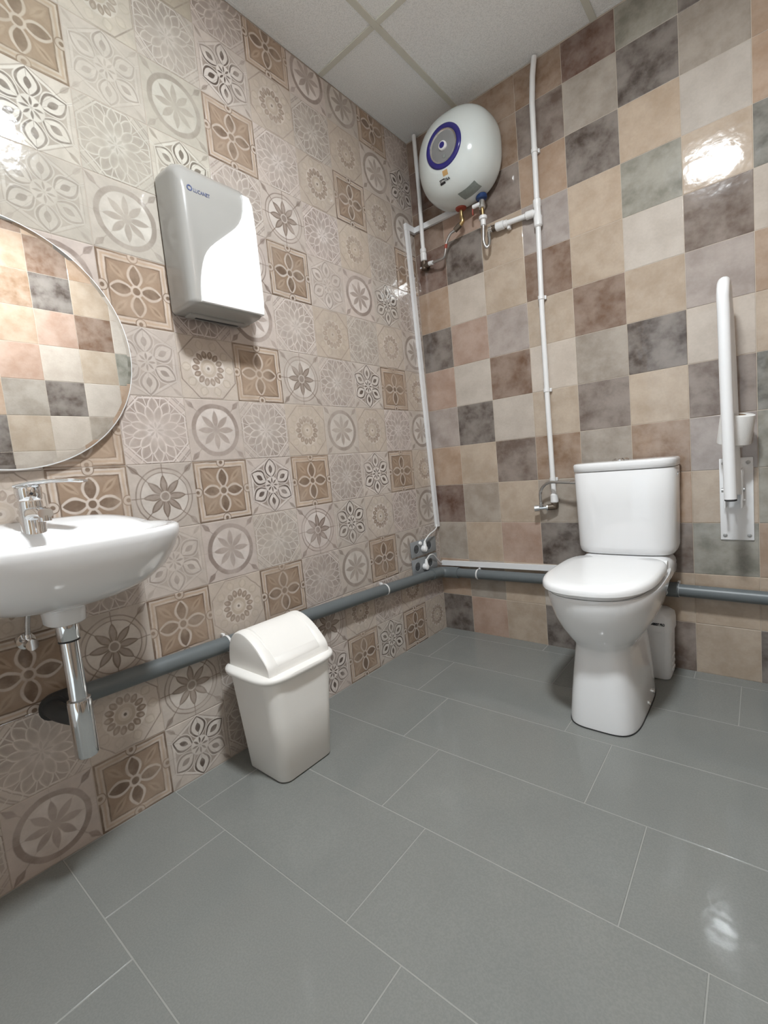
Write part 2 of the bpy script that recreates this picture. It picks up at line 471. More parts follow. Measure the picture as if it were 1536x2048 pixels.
# back wall, plain coloured tiles; sRGB as seen, third item the mottling
wb = wall_slab('wall_back', (-.12, .0010, -.1), (ROOM_X+.12, .12, CEIL+.12), 'grout', 'back wall clad in beige, brown and slate square tiles')
KB, B0 = .1995, -.0218
PAL = {'K': (93, 80, 73, 1.0), 'B': (136, 106, 86, .7), 'R': (112, 79, 64, .8), 'T': (184, 156, 132, .5), 'E': (194, 174, 153, .45),
       'L': (206, 194, 182, .4), 'P': (184, 154, 136, .5), 'G': (172, 160, 147, .6), 'V': (150, 147, 134, .85), 'M': (173, 160, 153, .6),
       'U': (124, 107, 97, .8), 'W': (106, 106, 98, 1.0), 'O': (160, 129, 103, .8)}
BROWS = ['KPEKUUEKTL', 'TGELGEEEPB', 'GEPKTUVTKE', 'RGEGLTEVET', 'TEUOGOMVLK', 'MKLEUEUWTE', 'PLBLGKLEUG',
         'KPMEBEMTEK', 'TLEBELULTP', 'RKEMEVEWLE', 'BPUTKELTGM', 'RBOUGKGTEB', 'BPOORVKETL']
BAS_B = ((1, 0, 0), (0, 0, 1), (0, -1, 0))
def colour_of(ch):
    r, g, b, a = PAL[ch]; k = random.uniform(.94, 1.06); h = random.uniform(-.02, .02)
    q = srgb(r, g, b, .86); return (q[0]*k*(1+h), q[1]*k, q[2]*k*(1-h), a)
for j, row in enumerate(BROWS):
    z0, z1 = .2*j, min(.2*j+.2, CEIL)
    for i, ch in enumerate(row):
        x0, x1 = max(B0+KB*i, .0005), min(B0+KB*(i+1), ROOM_X-.0005)
        if x1 <= x0: continue
        put_tile(wb, x1-x0, z1-z0, (0, 1, 0, 1), 'colour', ((x0+x1)/2, 0, (z0+z1)/2), BAS_B, colour_of(ch))

# right wall (seen in the mirror), same tiles
wr = wall_slab('wall_right', (ROOM_X+.0010, ROOM_Y-.1, -.1), (ROOM_X+.12, .12, CEIL+.12), 'grout', 'right wall clad in beige, brown and slate square tiles')
BAS_R = ((0, -1, 0), (0, 0, 1), (-1, 0, 0))
YR0 = -1.249 + .1985*6
CR = {  # column index from the back corner: rows 5.. upward after the mirror view, some darkened to offset lamp glare (row 5 = z 1.0)
    5: 'TGLEBETK', 6: 'LLKLPKBT', 7: 'LEGPTOTB', 8: 'KKTEPTOB', 4: 'ETTVLLGB'}
RND = random.Random(3)
for j in range(13):
    z0, z1 = .2*j, min(.2*j+.2, CEIL)
    for i in range(15):
        ya, yb = YR0-.1985*i + .1985, YR0-.1985*i
        ya = min(ya, -.0005); yb = max(yb, ROOM_Y)
        if ya-yb < .01: continue
        ch = RND.choice('KTELPGBEUTELLG')
        if i in CR and 5 <= j < 13: ch = CR[i][j-5]
        put_tile(wr, ya-yb, z1-z0, (0, 1, 0, 1), 'colour', (ROOM_X, (ya+yb)/2, (z0+z1)/2), BAS_R, colour_of(ch))

# wall behind the camera, with an open doorway added to let world light fill the room
DX0, DX1, DZ = .50, 1.42, 2.08
w_ = MB().box((-.12, ROOM_Y-.12, -.1), (DX0, ROOM_Y, CEIL+.12)).box((DX1, ROOM_Y-.12, -.1), (ROOM_X+.12, ROOM_Y, CEIL+.12)).box((DX0, ROOM_Y-.12, DZ), (DX1, ROOM_Y, CEIL+.12))
struct(w_.build('wall_front', 'paint', None, 0), 'plain white wall behind the viewer with a doorway added for fill light', 'wall')
fr = MB()
fr.box((DX0, ROOM_Y-.13, .002), (DX0+.03, ROOM_Y+.012, DZ), .003).box((DX1-.03, ROOM_Y-.13, .002), (DX1, ROOM_Y+.012, DZ), .003).box((DX0+.03, ROOM_Y-.13, DZ-.03), (DX1-.03, ROOM_Y+.012, DZ), .003)
dr = fr.build('door_1', 'door'); struct(dr, 'wooden frame of the open doorway added for fill light behind the viewer', 'door')
MB().box((DX1-.04, ROOM_Y-.98, .008), (DX1-.002, ROOM_Y-.135, DZ-.035), .003).build('door_leaf', 'door', dr)
MB().tube(spline([(DX1-.04, ROOM_Y-.90, 1.0), (DX1-.085, ROOM_Y-.90, 1.0), (DX1-.09, ROOM_Y-.88, 1.0), (DX1-.09, ROOM_Y-.79, 1.0)]), .009).build('door_handle', 'chrome', dr)

# floor: grey 30 x 60 planks laid with a quarter offset
fl = MB().box((-.12, ROOM_Y-.12, -.12), (ROOM_X+.12, .12, -.0007)).build('floor', 'floor_grout', None, 0)
struct(fl, 'floor of large grey rectangular tiles with pale joints', 'floor')
BAS_F = ((1, 0, 0), (0, 1, 0), (0, 0, 1))
ROWD, TL, SK = .2952, .5945, .013
for n in range(11):
    yt = -.078-ROWD*(n-1); yb = yt-ROWD
    yt = min(yt, .014)
    if yt <= ROOM_Y: break
    yb = max(yb, ROOM_Y)
    off = (-.018+.1483*n) % TL - TL
    k = 0
    while off+TL*k < ROOM_X:
        x0, x1 = max(off+TL*k, .001), min(off+TL*(k+1), ROOM_X-.001); k += 1
        if x1-x0 < .01: continue
        xm = (x0+x1)/2; s = SK*(xm-.35)
        o = put_tile(fl, x1-x0-.0008, yt-yb-.0008, (0, 1, 0, 1), 'floor', (xm, (yt+yb)/2+s, 0), BAS_F, (1, 1, 1, 1), tilt=.0009, e=.0012)
        o.rotation_euler[2] += SK

# ceiling: suspended mineral panels in a T grid
ce = MB().box((-.12, ROOM_Y-.12, CEIL+.03), (ROOM_X+.12, .12, CEIL+.14)).build('ceiling', 'paint', None, 0)
struct(ce, 'suspended ceiling of pale square panels in a metal grid', 'ceiling')
GX = [.0005, .305, .905, 1.505, ROOM_X-.0005]; GY = [-.0005, -.597, -1.197, -1.797, -2.397, ROOM_Y+.0005]
for i in range(4):
    for j in range(5):
        MB().box((GX[i]+.006, GY[j+1]+.006, CEIL+.004), (GX[i+1]-.006, GY[j]-.006, CEIL+.018), .001, 1).build('ceiling_panel', 'ceiling', ce, 0)
for x in GX[1:-1]: MB().box((x-.012, ROOM_Y+.001, CEIL-.001), (x+.012, -.001, CEIL+.004), .0008, 1).build('grid_bar', 'grid', ce, 0)
for y in GY[1:-1]:
    for i in range(4): MB().box((GX[i]+(.012 if i else .001), y-.012, CEIL-.0008), (GX[i+1]-(.012 if i < 3 else .001), y+.012, CEIL+.004), .0008, 1).build('grid_bar', 'grid', ce, 0)
MB().box((.0006, ROOM_Y+.001, CEIL+.0034), (.012, -.001, CEIL+.008)).build('wall_angle', 'ceiling', ce, 0)
MB().box((.012, -.012, CEIL+.0034), (ROOM_X-.012, -.0006, CEIL+.008)).build('wall_angle', 'ceiling', ce, 0)
MB().box((ROOM_X-.012, ROOM_Y+.001, CEIL+.0034), (ROOM_X-.0006, -.001, CEIL+.008)).build('wall_angle', 'ceiling', ce, 0)

# ceiling lamp: surface mounted square LED panel
lx, ly = LAMP_XY; h = LAMP_SIZE/2
t = thing('ceiling_lamp', 'square white LED lamp fixed under the ceiling panels', 'lamp', (lx, ly, CEIL-.001))
MB().box((lx-h-.012, ly-h-.012, CEIL-.022), (lx+h+.012, ly+h+.012, CEIL-.002), .003).build('housing', 'plastic', t)
MB().box((lx-h, ly-h, CEIL-.026), (lx+h, ly+h, CEIL-.0215), .001, 1).build('diffuser', 'lamp', t)

# ------------------------------------------------------------------ toilet
TX = .966
def dring(cx, yc, yf, yb, hw, z, nf=2.3, nb=4.0, seg=56):
    out = []
    for k in range(seg):
        a = 2*PI*k/seg; c, s = math.cos(a), math.sin(a); n = nf if s < 0 else nb
        x = hw*math.copysign(abs(c)**(2/n), c); y = (yc-yf if s < 0 else yb-yc)*math.copysign(abs(s)**(2/n), s)
        out.append((cx+x, yc+y, z))
    return out
t = thing('toilet', 'white ceramic toilet with closed lid and cistern against the back wall', 'toilet', (TX, -.38, .001))
prof = [  # z, yc, front, back, half width, nf, nb
    (.004, -.42, -.612, -.185, .1095, 4.0, 5), (.02, -.42, -.612, -.185, .110, 4.0, 5), (.10, -.42, -.604, -.185, .104, 3.9, 5),
    (.18, -.42, -.597, -.185, .096, 3.7, 5), (.24, -.42, -.592, -.185, .090, 3.5, 5), (.262, -.42, -.590, -.185, .088, 3.3, 5),
    (.276, -.42, -.598, -.185, .094, 2.8, 4.5), (.30, -.42, -.624, -.18, .114, 2.5, 4), (.335, -.42, -.650, -.17, .138, 2.4, 3.8),
    (.375, -.42, -.670, -.15, .156, 2.4, 3.6), (.42, -.42, -.684, -.13, .167, 2.45, 3.6), (.455, -.42, -.690, -.10, .1715, 2.5, 4), (.464, -.42, -.688, -.10, .170, 2.5, 4)]
rings = [dring(TX, p[1], p[2], p[3], p[4], p[0], p[5], p[6]) for p in prof]
bowl = MB().loft(rings).build('bowl', 'ceramic', t, 50)
MB().loft([dring(TX, -.42, -.613, -.184, .1115, .0008, 4.0, 5), dring(TX, -.42, -.613, -.184, .1115, .0045, 4.0, 5)]).build('floor_seal', 'rubber_and_shade', bowl)
MB().box((TX-.162, -.225, .40), (TX+.160, -.03, .497), .034, 4).build('cistern_deck', 'ceramic', t, 50)
def lidrings(z0, z1, inset, hw, rnd):
    R = []
    for f in (0, .3, .6, .85, 1.0):
        z = z0+(z1-z0)*f; k = inset + rnd*(1-math.sqrt(max(0, 1-f**3)))
        R.append(dring(TX-.006, -.43, -.702+k, -.222, hw-k, z, 2.65, 5.0))
    return R
MB().loft(lidrings(.4655, .4785, .019, .174, .002)).build('seat', 'seat', t, 50)
ld = lidrings(.4805, .504, 0, .174, .014)
ld.append(dring(TX-.006, -.43, -.650, -.26, .125, .5065, 2.6, 3.4)); ld.append(dring(TX-.006, -.43, -.54, -.34, .05, .5075, 2.6, 3.4))
MB().loft(ld).build('lid', 'seat', t, 60)
for sx in (-1, 1): MB().tube([(TX+sx*.075, -.226, .485), (TX+sx*.155, -.226, .485)], .013, 16).build('hinge', 'seat', t)
def cist(z, hw, yf, yb=-.012, n=3.9): return dring(TX-.003, -.08, yf, yb, hw, z, n, 9)
cb = [cist(.499, .158, -.170), cist(.504, .167, -.178), cist(.514, .172, -.183), cist(.53, .1745, -.186), cist(.70, .178, -.190), cist(.826, .180, -.193), cist(.829, .178, -.191)]
cis = MB().loft(cb).build('cistern', 'ceramic', t, 50)
cl = [cist(.831, .179, -.193), cist(.833, .182, -.196), cist(.856, .183, -.198), cist(.862, .180, -.195), cist(.8645, .172, -.187), cist(.866, .10, -.14)]
cld = MB().loft(cl).build('cistern_lid', 'ceramic', t, 60)
bt = MB().lathe([(.030, .8645), (.030, .869), (.024, .874), (.0, .8745)], (TX-.012, -.10, 0), 'z', 24, True, False).build('flush_button', 'chrome', t)
MB().lathe([(.009, .176), (.009, .181), (.006, .183)], (TX-.003, -.085, .80), 'x', 16).build('inlet_plug', 'chrome', t)
for y, z in ((-.318, .036), (-.392, .026)):
    MB().lathe([(.009, .096), (.009, .1125), (.006, .116)], (TX, y, z), 'x', 14).build('fixing_screw', 'chrome', t)

# macerator pump behind the toilet
t = thing('macerator_pump', 'white macerator pump box on the floor behind the toilet', 'pump', (.96, -.08, .001))
def rrect(x0, x1, y0, y1, z, r, seg=6):
    out = []
    for cx, cy, a0 in ((x1-r, y1-r, 0), (x0+r, y1-r, 90), (x0+r, y0+r, 180), (x1-r, y0+r, 270)):
        for k in range(seg+1):
            a = math.radians(a0+90*k/seg); out.append((cx+r*math.cos(a), cy+r*math.sin(a), z))
    return out
MB().loft([rrect(.815, 1.101, -.135, -.02, .002, .022), rrect(.812, 1.105, -.139, -.02, .012, .024), rrect(.808, 1.110, -.143, -.02, .198, .024)]).build('body', 'plastic', t, 50)
MB().loft([rrect(.803, 1.115, -.148, -.017, .196, .026), rrect(.803, 1.115, -.148, -.017, .235, .026), rrect(.806, 1.112, -.144, -.02, .255, .026), rrect(.82, 1.098, -.13, -.03, .268, .03)]).build('cover', 'plastic', t, 40)
for z in (.03, .055, .08, .105, .13, .155):
    MB().box((1.104, -.105, z), (1.1095, -.055, z+.010), .001, 1).build('side_rib', 'plastic', t)
text('lettering', 'SANIBEST PRO', .0135, (1.065, -.1492, .226), ((1, 0, 0), (0, 0, 1), (0, -1, 0)), 'dark', t, sx=.62, bold=.0006)
MB().tube(spline([(1.04, -.09, .262), (1.05, -.09, .30), (1.07, -.07, .33), (1.085, -.035, .335)]), .017, 14).build('discharge_elbow', 'plastic', t)
MB().lathe([(.024, .266), (.024, .282), (.019, .284)], (1.04, -.09, 0), 'z', 18).build('elbow_clamp', 'rubber_and_shade', t)

# ------------------------------------------------------------------ grab bar and toilet roll
GBX = 1.303; YB, YF = -.082, -.205; RT = .0175
t = thing('grab_bar', 'white fold-up grab bar standing upright on its wall plate', 'grab bar', (1.312, -.01, .538))
MB().box((1.262, -.006, .538), (1.361, -.0012, .840), .0022).build('wall_plate', 'grab', t)
for bx in (1.276, 1.347):
    for bz in (.556, .822):
        MB().lathe([(.0068, -.006), (.0068, -.0085), (.004, -.0098)], (bx, 0, bz), 'y', 12).build('bolt', 'bolt', t)
br_ = MB()
br_.box((1.290-.012, -.082, .665), (1.290-.006, -.006, .80), .002).box((1.316+.010, -.082, .665), (1.316+.016, -.006, .80), .002)
br_.build('hinge_bracket', 'grab', t)
MB().tube([(1.272, -.07, .73), (1.338, -.07, .73)], .008, 14).build('hinge_pin', 'bolt', t)
zt = 1.440-RT
Rb = (YB-YF)/2; arc = [(GBX-.004-.003*k/16, (YB+YF)/2+Rb*math.cos(PI*k/16), zt-Rb+Rb*math.sin(PI*k/16)) for k in range(17)]
MB().tube([(GBX+.010, YB, .715), (GBX+.006, YB, .95), (GBX+.003, YB, 1.15), (GBX-.002, YB, zt-Rb-.03)] + arc + [(GBX-.006, YF, zt-Rb-.03), (GBX-.004, YF, 1.1), (GBX-.001, YF, .90), (GBX+.002, YF, .712)], RT, 20).build('bar', 'grab', t, 60)
MB().lathe([(RT-.0006, .712), (RT-.0006, .7065), (.012, .705)], (GBX+.002, YF, 0), 'z', 20).build('end_cap', 'rubber_and_shade', t)
MB().tube(spline([(1.330, -.008, .80), (1.332, -.05, .79), (1.330, -.075, .76), (1.331, -.078, .70), (1.337, -.07, .692)]), .0035, 8).build('locking_lever', 'grab', t)
# paper roll threaded on the rear leg of the bar, resting on a clip
MB().lathe([(.0176, .878), (.026, .878), (.026, .886), (.0176, .886)], (GBX+.007, YB, 0), 'z', 18, False, False).build('stop_collar', 'grab', t)
tr = thing('toilet_roll', 'white toilet paper roll threaded on the upright grab bar', 'toilet paper', (GBX+.007, YB, .889))
ro = MB()
for i in range(1):
    out = [(.024, 0), (.046, 0), (.0485, .0015), (.0490, .005), (.0490, .094), (.0485, .098), (.046, .0995), (.024, .0995)]
    ro.lathe(out + [(.024, 0)], (0, 0, 0), 'z', 40, False, False)
RM = Matrix.Rotation(math.radians(8), 3, 'Y') @ Matrix.Rotation(math.radians(9), 3, 'X')
ro.v = [tuple(RM @ Vector(p) + Vector((GBX+.007, YB, .8935))) for p in ro.v]
ro.build('paper', 'paper', tr, 40)
co = MB().lathe([(.0238, .0005), (.0238, .099), (.0226, .099), (.0226, .0005), (.0238, .0005)], (0, 0, 0), 'z', 32, False, False)
co.v = [tuple(RM @ Vector(p) + Vector((GBX+.007, YB, .8935))) for p in co.v]
co.build('core', 'card', tr, 40)

# ------------------------------------------------------------------ water heater
HX, HZ, HR, HD = .338, 2.280, .187, .200
t = thing('water_heater', 'white rounded water heater with blue ring high on the back wall', 'water heater', (HX, -.01, HZ-HR))
def hring(r, y, n=2.5, seg=64):
    out = []
    for k in range(seg):
        a = 2*PI*k/seg; c, s = math.cos(a), math.sin(a)
        out.append((HX+r*math.copysign(abs(c)**(2/n), c), y, HZ+r*math.copysign(abs(s)**(2/n), s)))
    return out
hp = [(0, .90), (.03, .955), (.08, .985), (.15, .998), (.28, 1), (.42, .992), (.54, .972), (.65, .935), (.74, .885), (.82, .815), (.89, .73), (.945, .635), (.98, .55), (.995, .50)]
def hy(r):       # depth of the casing at normalised radius r
    for (t0, r0), (t1, r1) in zip(hp[4:], hp[5:]):
        if r1 <= r <= r0: return -.02-HD*(t0+(t1-t0)*(r0-r)/(r0-r1))
    return -.02-HD
rings = [hring(HR*r, -.02-HD*d, 2.5-.35*max(0, d-.5)*2) for d, r in hp] + [hring(HR*.3, -.02-HD*1.0, 2.1)]
MB().loft(rings).build('casing', 'heater', t, 60)
MB().box((HX-.09, -.022, HZ-.05), (HX+.09, -.001, HZ+.09), .003).build('wall_bracket', 'bolt', t)
yf = -.02-HD
MB().lathe([(.066, yf+.004), (.066, yf-.003), (.070, yf-.0065), (.082, yf-.0065), (.0875, yf-.002), (.0885, yf+.006)], (HX, 0, HZ), 'y', 56, False, False).build('ring', 'blue', t, 50)
ds = MB().lathe([(.066, yf-.001), (.060, yf-.002), (.030, yf-.0025), (.0, yf-.003)], (HX, 0, HZ), 'y', 48, False, False).build('dial_plate', 'silver', t)
MB().lathe([(.0665, yf-.0045), (.0655, yf-.0045), (.0595, yf-.0018), (.0590, yf-.0008)], (HX, 0, HZ), 'y', 48, False, False).build('bevel_ring', 'chrome', t)
kn = MB().lathe([(.0185, yf-.002), (.0185, yf-.010), (.016, yf-.013), (.0, yf-.0135)], (HX, 0, HZ), 'y', 28, False, False).build('knob', 'plastic', t)
MB().lathe([(.0125, yf-.0132), (.0115, yf-.0155), (.0, yf-.016)], (HX, 0, HZ), 'y', 24, False, False).build('knob_cap', 'blue', kn)
MB().lathe([(.007, yf-.003), (.006, yf-.0045), (.0, yf-.0045)], (HX+.002, 0, HZ-.042), 'y', 16, False, False).build('indicator_light', 'greyprint', ds)
# prints follow the slope of the casing below the ring
def decal(name, x0, x1, z0, z1, mat, off=.0012):
    b = MB(); N = 6
    def y(x, z):
        rr = ((abs(x-HX)/HR)**2.3+(abs(z-HZ)/HR)**2.3)**(1/2.3); return hy(rr)-off
    V = [(x0+(x1-x0)*i/N, y(x0+(x1-x0)*i/N, z0+(z1-z0)*j/N), z0+(z1-z0)*j/N) for j in range(N+1) for i in range(N+1)]
    V2 = [(p[0], p[1]+.003, p[2]) for p in V]
    F = [(j*(N+1)+i, j*(N+1)+i+1, (j+1)*(N+1)+i+1, (j+1)*(N+1)+i) for j in range(N) for i in range(N)]
    b.add(V, F); b.add(V2, F); return b.build(name, mat, t, 60)
decal('tan_label', .322, .347, 2.166, 2.185, 'orange')
decal('name_plate', .298, .3245, 2.1435, 2.1605, 'dark')
tilt_n = Vector((0, -.62, -.78)); tilt_u = Vector((0, -.78, .62))
zc = 2.152; yc_ = hy((HZ-zc)/HR)
n_ = Vector((0, -.80, -.60)); u_ = Vector((0, -.60, .80))
text('lettering', 'COIN', .0105, (.3115, yc_-.0042, zc), ((1, 0, 0), tuple(u_), tuple(n_)), 'white_gloss', t, sx=.9)
text('lettering', 'TRA', .0150, (.3375, yc_-.0028, zc), ((1, 0, 0), tuple(u_), tuple(n_)), 'dark', t, sx=.85, bold=.0003)
# rating plate on the underside
zu = HZ-HR
def under(x, y):
    d = (-.02-y)/HD
    for (t0, r0), (t1, r1) in zip(hp, hp[1:]):
        if t0 <= d <= t1: r = (r0+(r1-r0)*(d-t0)/(t1-t0))*HR; break
    n = 2.5-.35*max(0, d-.5)*2
    return HZ - r*(1-(abs(x-HX)/r)**n)**(1/n)
rp = MB(); N = 8
V = [(.352+.085*i/N+.01*j/N, -.150+.050*j/N, under(.352+.085*i/N+.01*j/N, -.150+.050*j/N)-.0012) for j in range(N+1) for i in range(N+1)]
F = [(j*(N+1)+i, j*(N+1)+i+1, (j+1)*(N+1)+i+1, (j+1)*(N+1)+i) for j in range(N) for i in range(N)]
rp.add(V, F).add([(x, y, z+.002) for x, y, z in V], F); rp.build('rating_plate', 'greyprint', t, 60)
for nm, x, mat in (('hot_collar', .313, 'red'), ('cold_collar', .420, 'bluecol')):
    MB().lathe([(.024, zu+.012), (.026, zu-.001), (.023, zu-.006), (.010, zu-.010)], (x, -.056, 0), 'z', 20).build(nm, mat, t)

# hose from the hot outlet to the hot pipe
hx = .313; zu0 = zu-.010
t = thing('hot_water_hose', 'braided hose from red heater outlet to thin white pipe', 'hose', (hx, -.056, 1.90))
MB().tube([(hx, -.056, zu0), (hx, -.056, zu0-.030)], [.0085, .0085], 12).build('nipple', 'brass', t)
MB().tube(spline([(hx, -.056, zu0-.028), (hx+.003, -.056, zu0-.048), (hx-.010, -.058, zu0-.062)]), .010, 12).build('elbow', 'brass', t)
MB().tube([(hx-.008, -.058, zu0-.060), (hx-.038, -.060, zu0-.076)], [.0125, .0125], 6).build('nut', 'dark_brass', t, 20)
hose = MB().tube(spline([(hx-.036, -.060, zu0-.075), (.25, -.062, 2.000), (.226, -.062, 1.970), (.216, -.060, 1.935), (.200, -.056, 1.912), (.160, -.050, 1.912), (.122, -.040, 1.918)]), .0062, 12).build('braid', 'steel', t)
MB().tube([(.2235, -.0622, 1.964), (.2185, -.0612, 1.946)], .0070, 12).build('red_marker', 'red', hose)
MB().tube([(.128, -.041, 1.917), (.104, -.038, 1.921)], .0105, 12).build('nut', 'plastic', t)
# hot pipe
t = thing('hot_water_pipe', 'thin white pipe from the ceiling down to a brass elbow beside the corner', 'pipe', (.063, -.02, 1.91))
MB().tube([(.068, -.028, CEIL-.003), (.072, -.028, 2.25), (.068, -.028, 2.03), (.068, -.027, 1.985)], .0105, 14).build('pipe', 'pipe_white', t, 60)
MB().lathe([(.0135, 2.010), (.016, 2.004), (.016, 1.992), (.0135, 1.988), (.0165, 1.984), (.0165, 1.952), (.013, 1.948)], (.067, -.027, 0), 'z', 18).build('coupling', 'pipe_white', t, 30)
el = MB().lathe([(.0125, 1.950), (.0135, 1.940), (.0135, 1.910), (.010, 1.906)], (.067, -.026, 0), 'z', 16)
el.tube([(.067, -.026, 1.922), (.100, -.032, 1.922)], .0125, 14); el.lathe([(.011, -.004), (.020, -.002), (.020, -.0015)], (.064, 0, 1.922), 'y', 16)
el.build('elbow', 'dark_brass', t)
MB().tube([(.040, -.022, 1.924), (.051, -.022, 1.923)], .006, 10).build('plug', 'chrome', t)

# cold pipe with a branch to the heater
t = thing('cold_water_pipe', 'white water pipe running down the back wall from ceiling to toilet valve', 'pipe', (.655, -.022, .66))
MB().tube([(.679, -.022, CEIL-.003), (.668, -.022, 2.48), (.660, -.022, 2.38), (.658, -.022, 2.2), (.656, -.022, 1.99)], .0115, 14).build('pipe', 'pipe_white', t, 60)
MB().tube([(.655, -.022, 1.89), (.650, -.022, 1.55), (.651, -.022, 1.1), (.655, -.022, .73)], .0112, 14).build('pipe', 'pipe_white', t, 60)
tee = MB().lathe([(.0125, 2.000), (.0165, 1.996), (.0165, 1.972), (.0145, 1.966), (.0145, 1.936), (.0175, 1.928), (.0175, 1.892), (.013, 1.886)], (.656, -.0225, 0), 'z', 18)
tee.tube([(.656, -.0225, 1.948), (.640, -.0235, 1.948), (.638, -.0235, 1.948), (.608, -.0245, 1.950), (.604, -.0245, 1.950)], [.0135, .0135, .0165, .0165, .012], 16)
tee.build('tee', 'pipe_white', t, 30)
MB().tube([(.608, -.0245, 1.950), (.500, -.028, 1.955)], .0112, 14).build('branch', 'pipe_white', t)
cp = MB().tube([(.522, -.027, 1.954), (.520, -.027, 1.954), (.508, -.0275, 1.9545), (.506, -.0275, 1.9545), (.504, -.0275, 1.9545), (.470, -.029, 1.956), (.466, -.029, 1.956)], [.012, .0155, .0155, .0125, .0185, .0185, .013], 16)
cp.box((.516, -.026, 1.930), (.530, -.004, 1.965), .003)
cp.build('coupling', 'pipe_white', t, 30)
MB().tube([(.468, -.029, 1.956), (.450, -.030, 1.957)], .0135, 14).build('nipple', 'dark_brass', t)
MB().tube([(.451, -.030, 1.957), (.448, -.030, 1.957), (.447, -.030, 1.957), (.432, -.031, 1.958)], [.018, .018, .0125, .0125], 16).build('valve', 'chrome', t)
for z in (2.192, 1.595, 1.198, .800):
    xx = .650+.008*max(0, (z-1.6))/.6+.004*max(0, .9-z)/.1
    MB().box((xx-.018, -.0135, z-.008), (xx+.018, -.001, z+.008), .002).lathe([(.0137, z-.008), (.0137, z+.008)], (xx, -.022, 0), 'z', 16).build('pipe_clip', 'pipe_white', t)
MB().lathe([(.0125, .735), (.0165, .730), (.0175, .698), (.014, .694)], (.656, -.0225, 0), 'z', 18).build('end_coupling', 'pipe_white', t, 30)
el = MB().lathe([(.0145, .696), (.0145, .672), (.010, .664)], (.656, -.0225, 0), 'z', 16)
el.tube([(.658, -.0225, .676), (.627, -.034, .674)], [.0145, .0135], 16)
el.build('elbow', 'dark_brass', t)
MB().tube([(.628, -.0335, .674), (.624, -.035, .674), (.623, -.035, .674), (.590, -.044, .673)], [.0155, .0155, .0085, .0085], 14).build('valve_body', 'chrome', t)
MB().tube([(.592, -.043, .673), (.572, -.049, .672)], .0135, 8).build('valve_handle', 'bolt', t, 20)
# hose from the branch to the cold inlet
t = thing('cold_water_hose', 'braided hose looping up to the blue heater inlet', 'hose', (.42, -.05, 1.87))
cx = .420
MB().lathe([(.0125, zu-.006), (.0125, zu-.030), (.015, zu-.032), (.015, zu-.044), (.010, zu-.046)], (cx, -.056, 0), 'z', 18).build('safety_valve', 'chrome', t, 30)
MB().tube([(cx-.005, -.056, zu-.022), (cx-.045, -.058, zu-.022)], .009, 14).build('relief_spout', 'plastic', t)
MB().tube(spline([(cx-.045, -.058, zu-.026), (cx-.048, -.058, zu-.040), (cx-.047, -.058, zu-.056)]), .0035, 8).build('relief_lever', 'red', t)
MB().tube([(cx, -.056, zu-.044), (cx, -.056, zu-.078)], .0075, 12).build('nipple', 'brass', t)
MB().lathe([(.013, zu-.076), (.0185, zu-.080), (.0185, zu-.092), (.012, zu-.096), (.011, zu-.118), (.008, zu-.120)], (cx, -.056, 0), 'z', 18).build('union_nut', 'pipe_white', t, 30)
MB().tube(spline([(cx, -.056, zu-.118), (cx-.003, -.056, 1.945), (cx-.004, -.056, 1.905), (cx+.006, -.054, 1.878), (cx+.016, -.048, 1.884), (cx+.017, -.040, 1.905), (cx+.014, -.034, 1.935), (cx+.013, -.032, 1.950)]), .0068, 12).build('braid', 'steel', t)
MB().tube([(cx+.0145, -.0365, 1.921), (cx+.013, -.032, 1.947)], .0088, 12).build('ferrule', 'chrome', t)

# hose from the toilet valve to the cistern
t = thing('cistern_supply_hose', 'short braided hose from wall valve to toilet cistern', 'hose', (.60, -.06, .68))
MB().tube(spline([(.604, -.048, .684), (.603, -.052, .72), (.607, -.056, .748), (.625, -.06, .775), (.655, -.066, .790), (.70, -.074, .789), (.750, -.082, .786)]), .0062, 12).build('braid', 'steel', t)
MB().tube([(.604, -.0475, .680), (.604, -.049, .700)], .0085, 10).build('nut', 'chrome', t)
MB().tube([(.750, -.082, .786), (.770, -.084, .786), (.772, -.0845, .786), (.797, -.088, .786)], [.0075, .0075, .0105, .0105], 12).build('cistern_nut', 'chrome', t)
MB().tube([(.6055, -.0548, .741), (.6085, -.0562, .751)], .0072, 10).build('ferrule', 'chrome', t)

# ------------------------------------------------------------------ waste pipe, trunking, sockets
t = thing('waste_pipe', 'long grey plastic waste pipe running low along both tiled walls', 'pipe', (.03, -.03, .30))
RP = .0255
pa = [(.031, -1.80, .415), (.031, -1.20, .393), (.031, -.62, .367), (.031, -.14, .341)]
MB().tube(pa, RP, 20).build('pipe', 'pipe_grey', t, 60)
MB().tube(spline([(.031, -.15, .3415), (.031, -.09, .336), (.040, -.050, .332), (.075, -.033, .330), (.13, -.032, .330)], 6), RP+.004, 20).build('bend', 'pipe_grey', t, 60)
MB().tube([(.12, -.032, .330), (.60, -.032, .336), (1.06, -.032, .338), (1.46, -.032, .333), (ROOM_X-.003, -.032, .330)], RP-.001, 20).build('pipe', 'pipe_grey', t, 60)
MB().tube([(1.03, -.032, .338), (1.128, -.032, .338)], RP+.004, 20).build('coupling', 'pipe_grey', t)
MB().tube(spline([(.031, -1.780, .4142), (.032, -1.812, .4155), (.042, -1.828, .4165), (.062, -1.833, .4175)], 6), RP+.0035, 20).build('end_coupling', 'rubber_and_shade', t, 60)
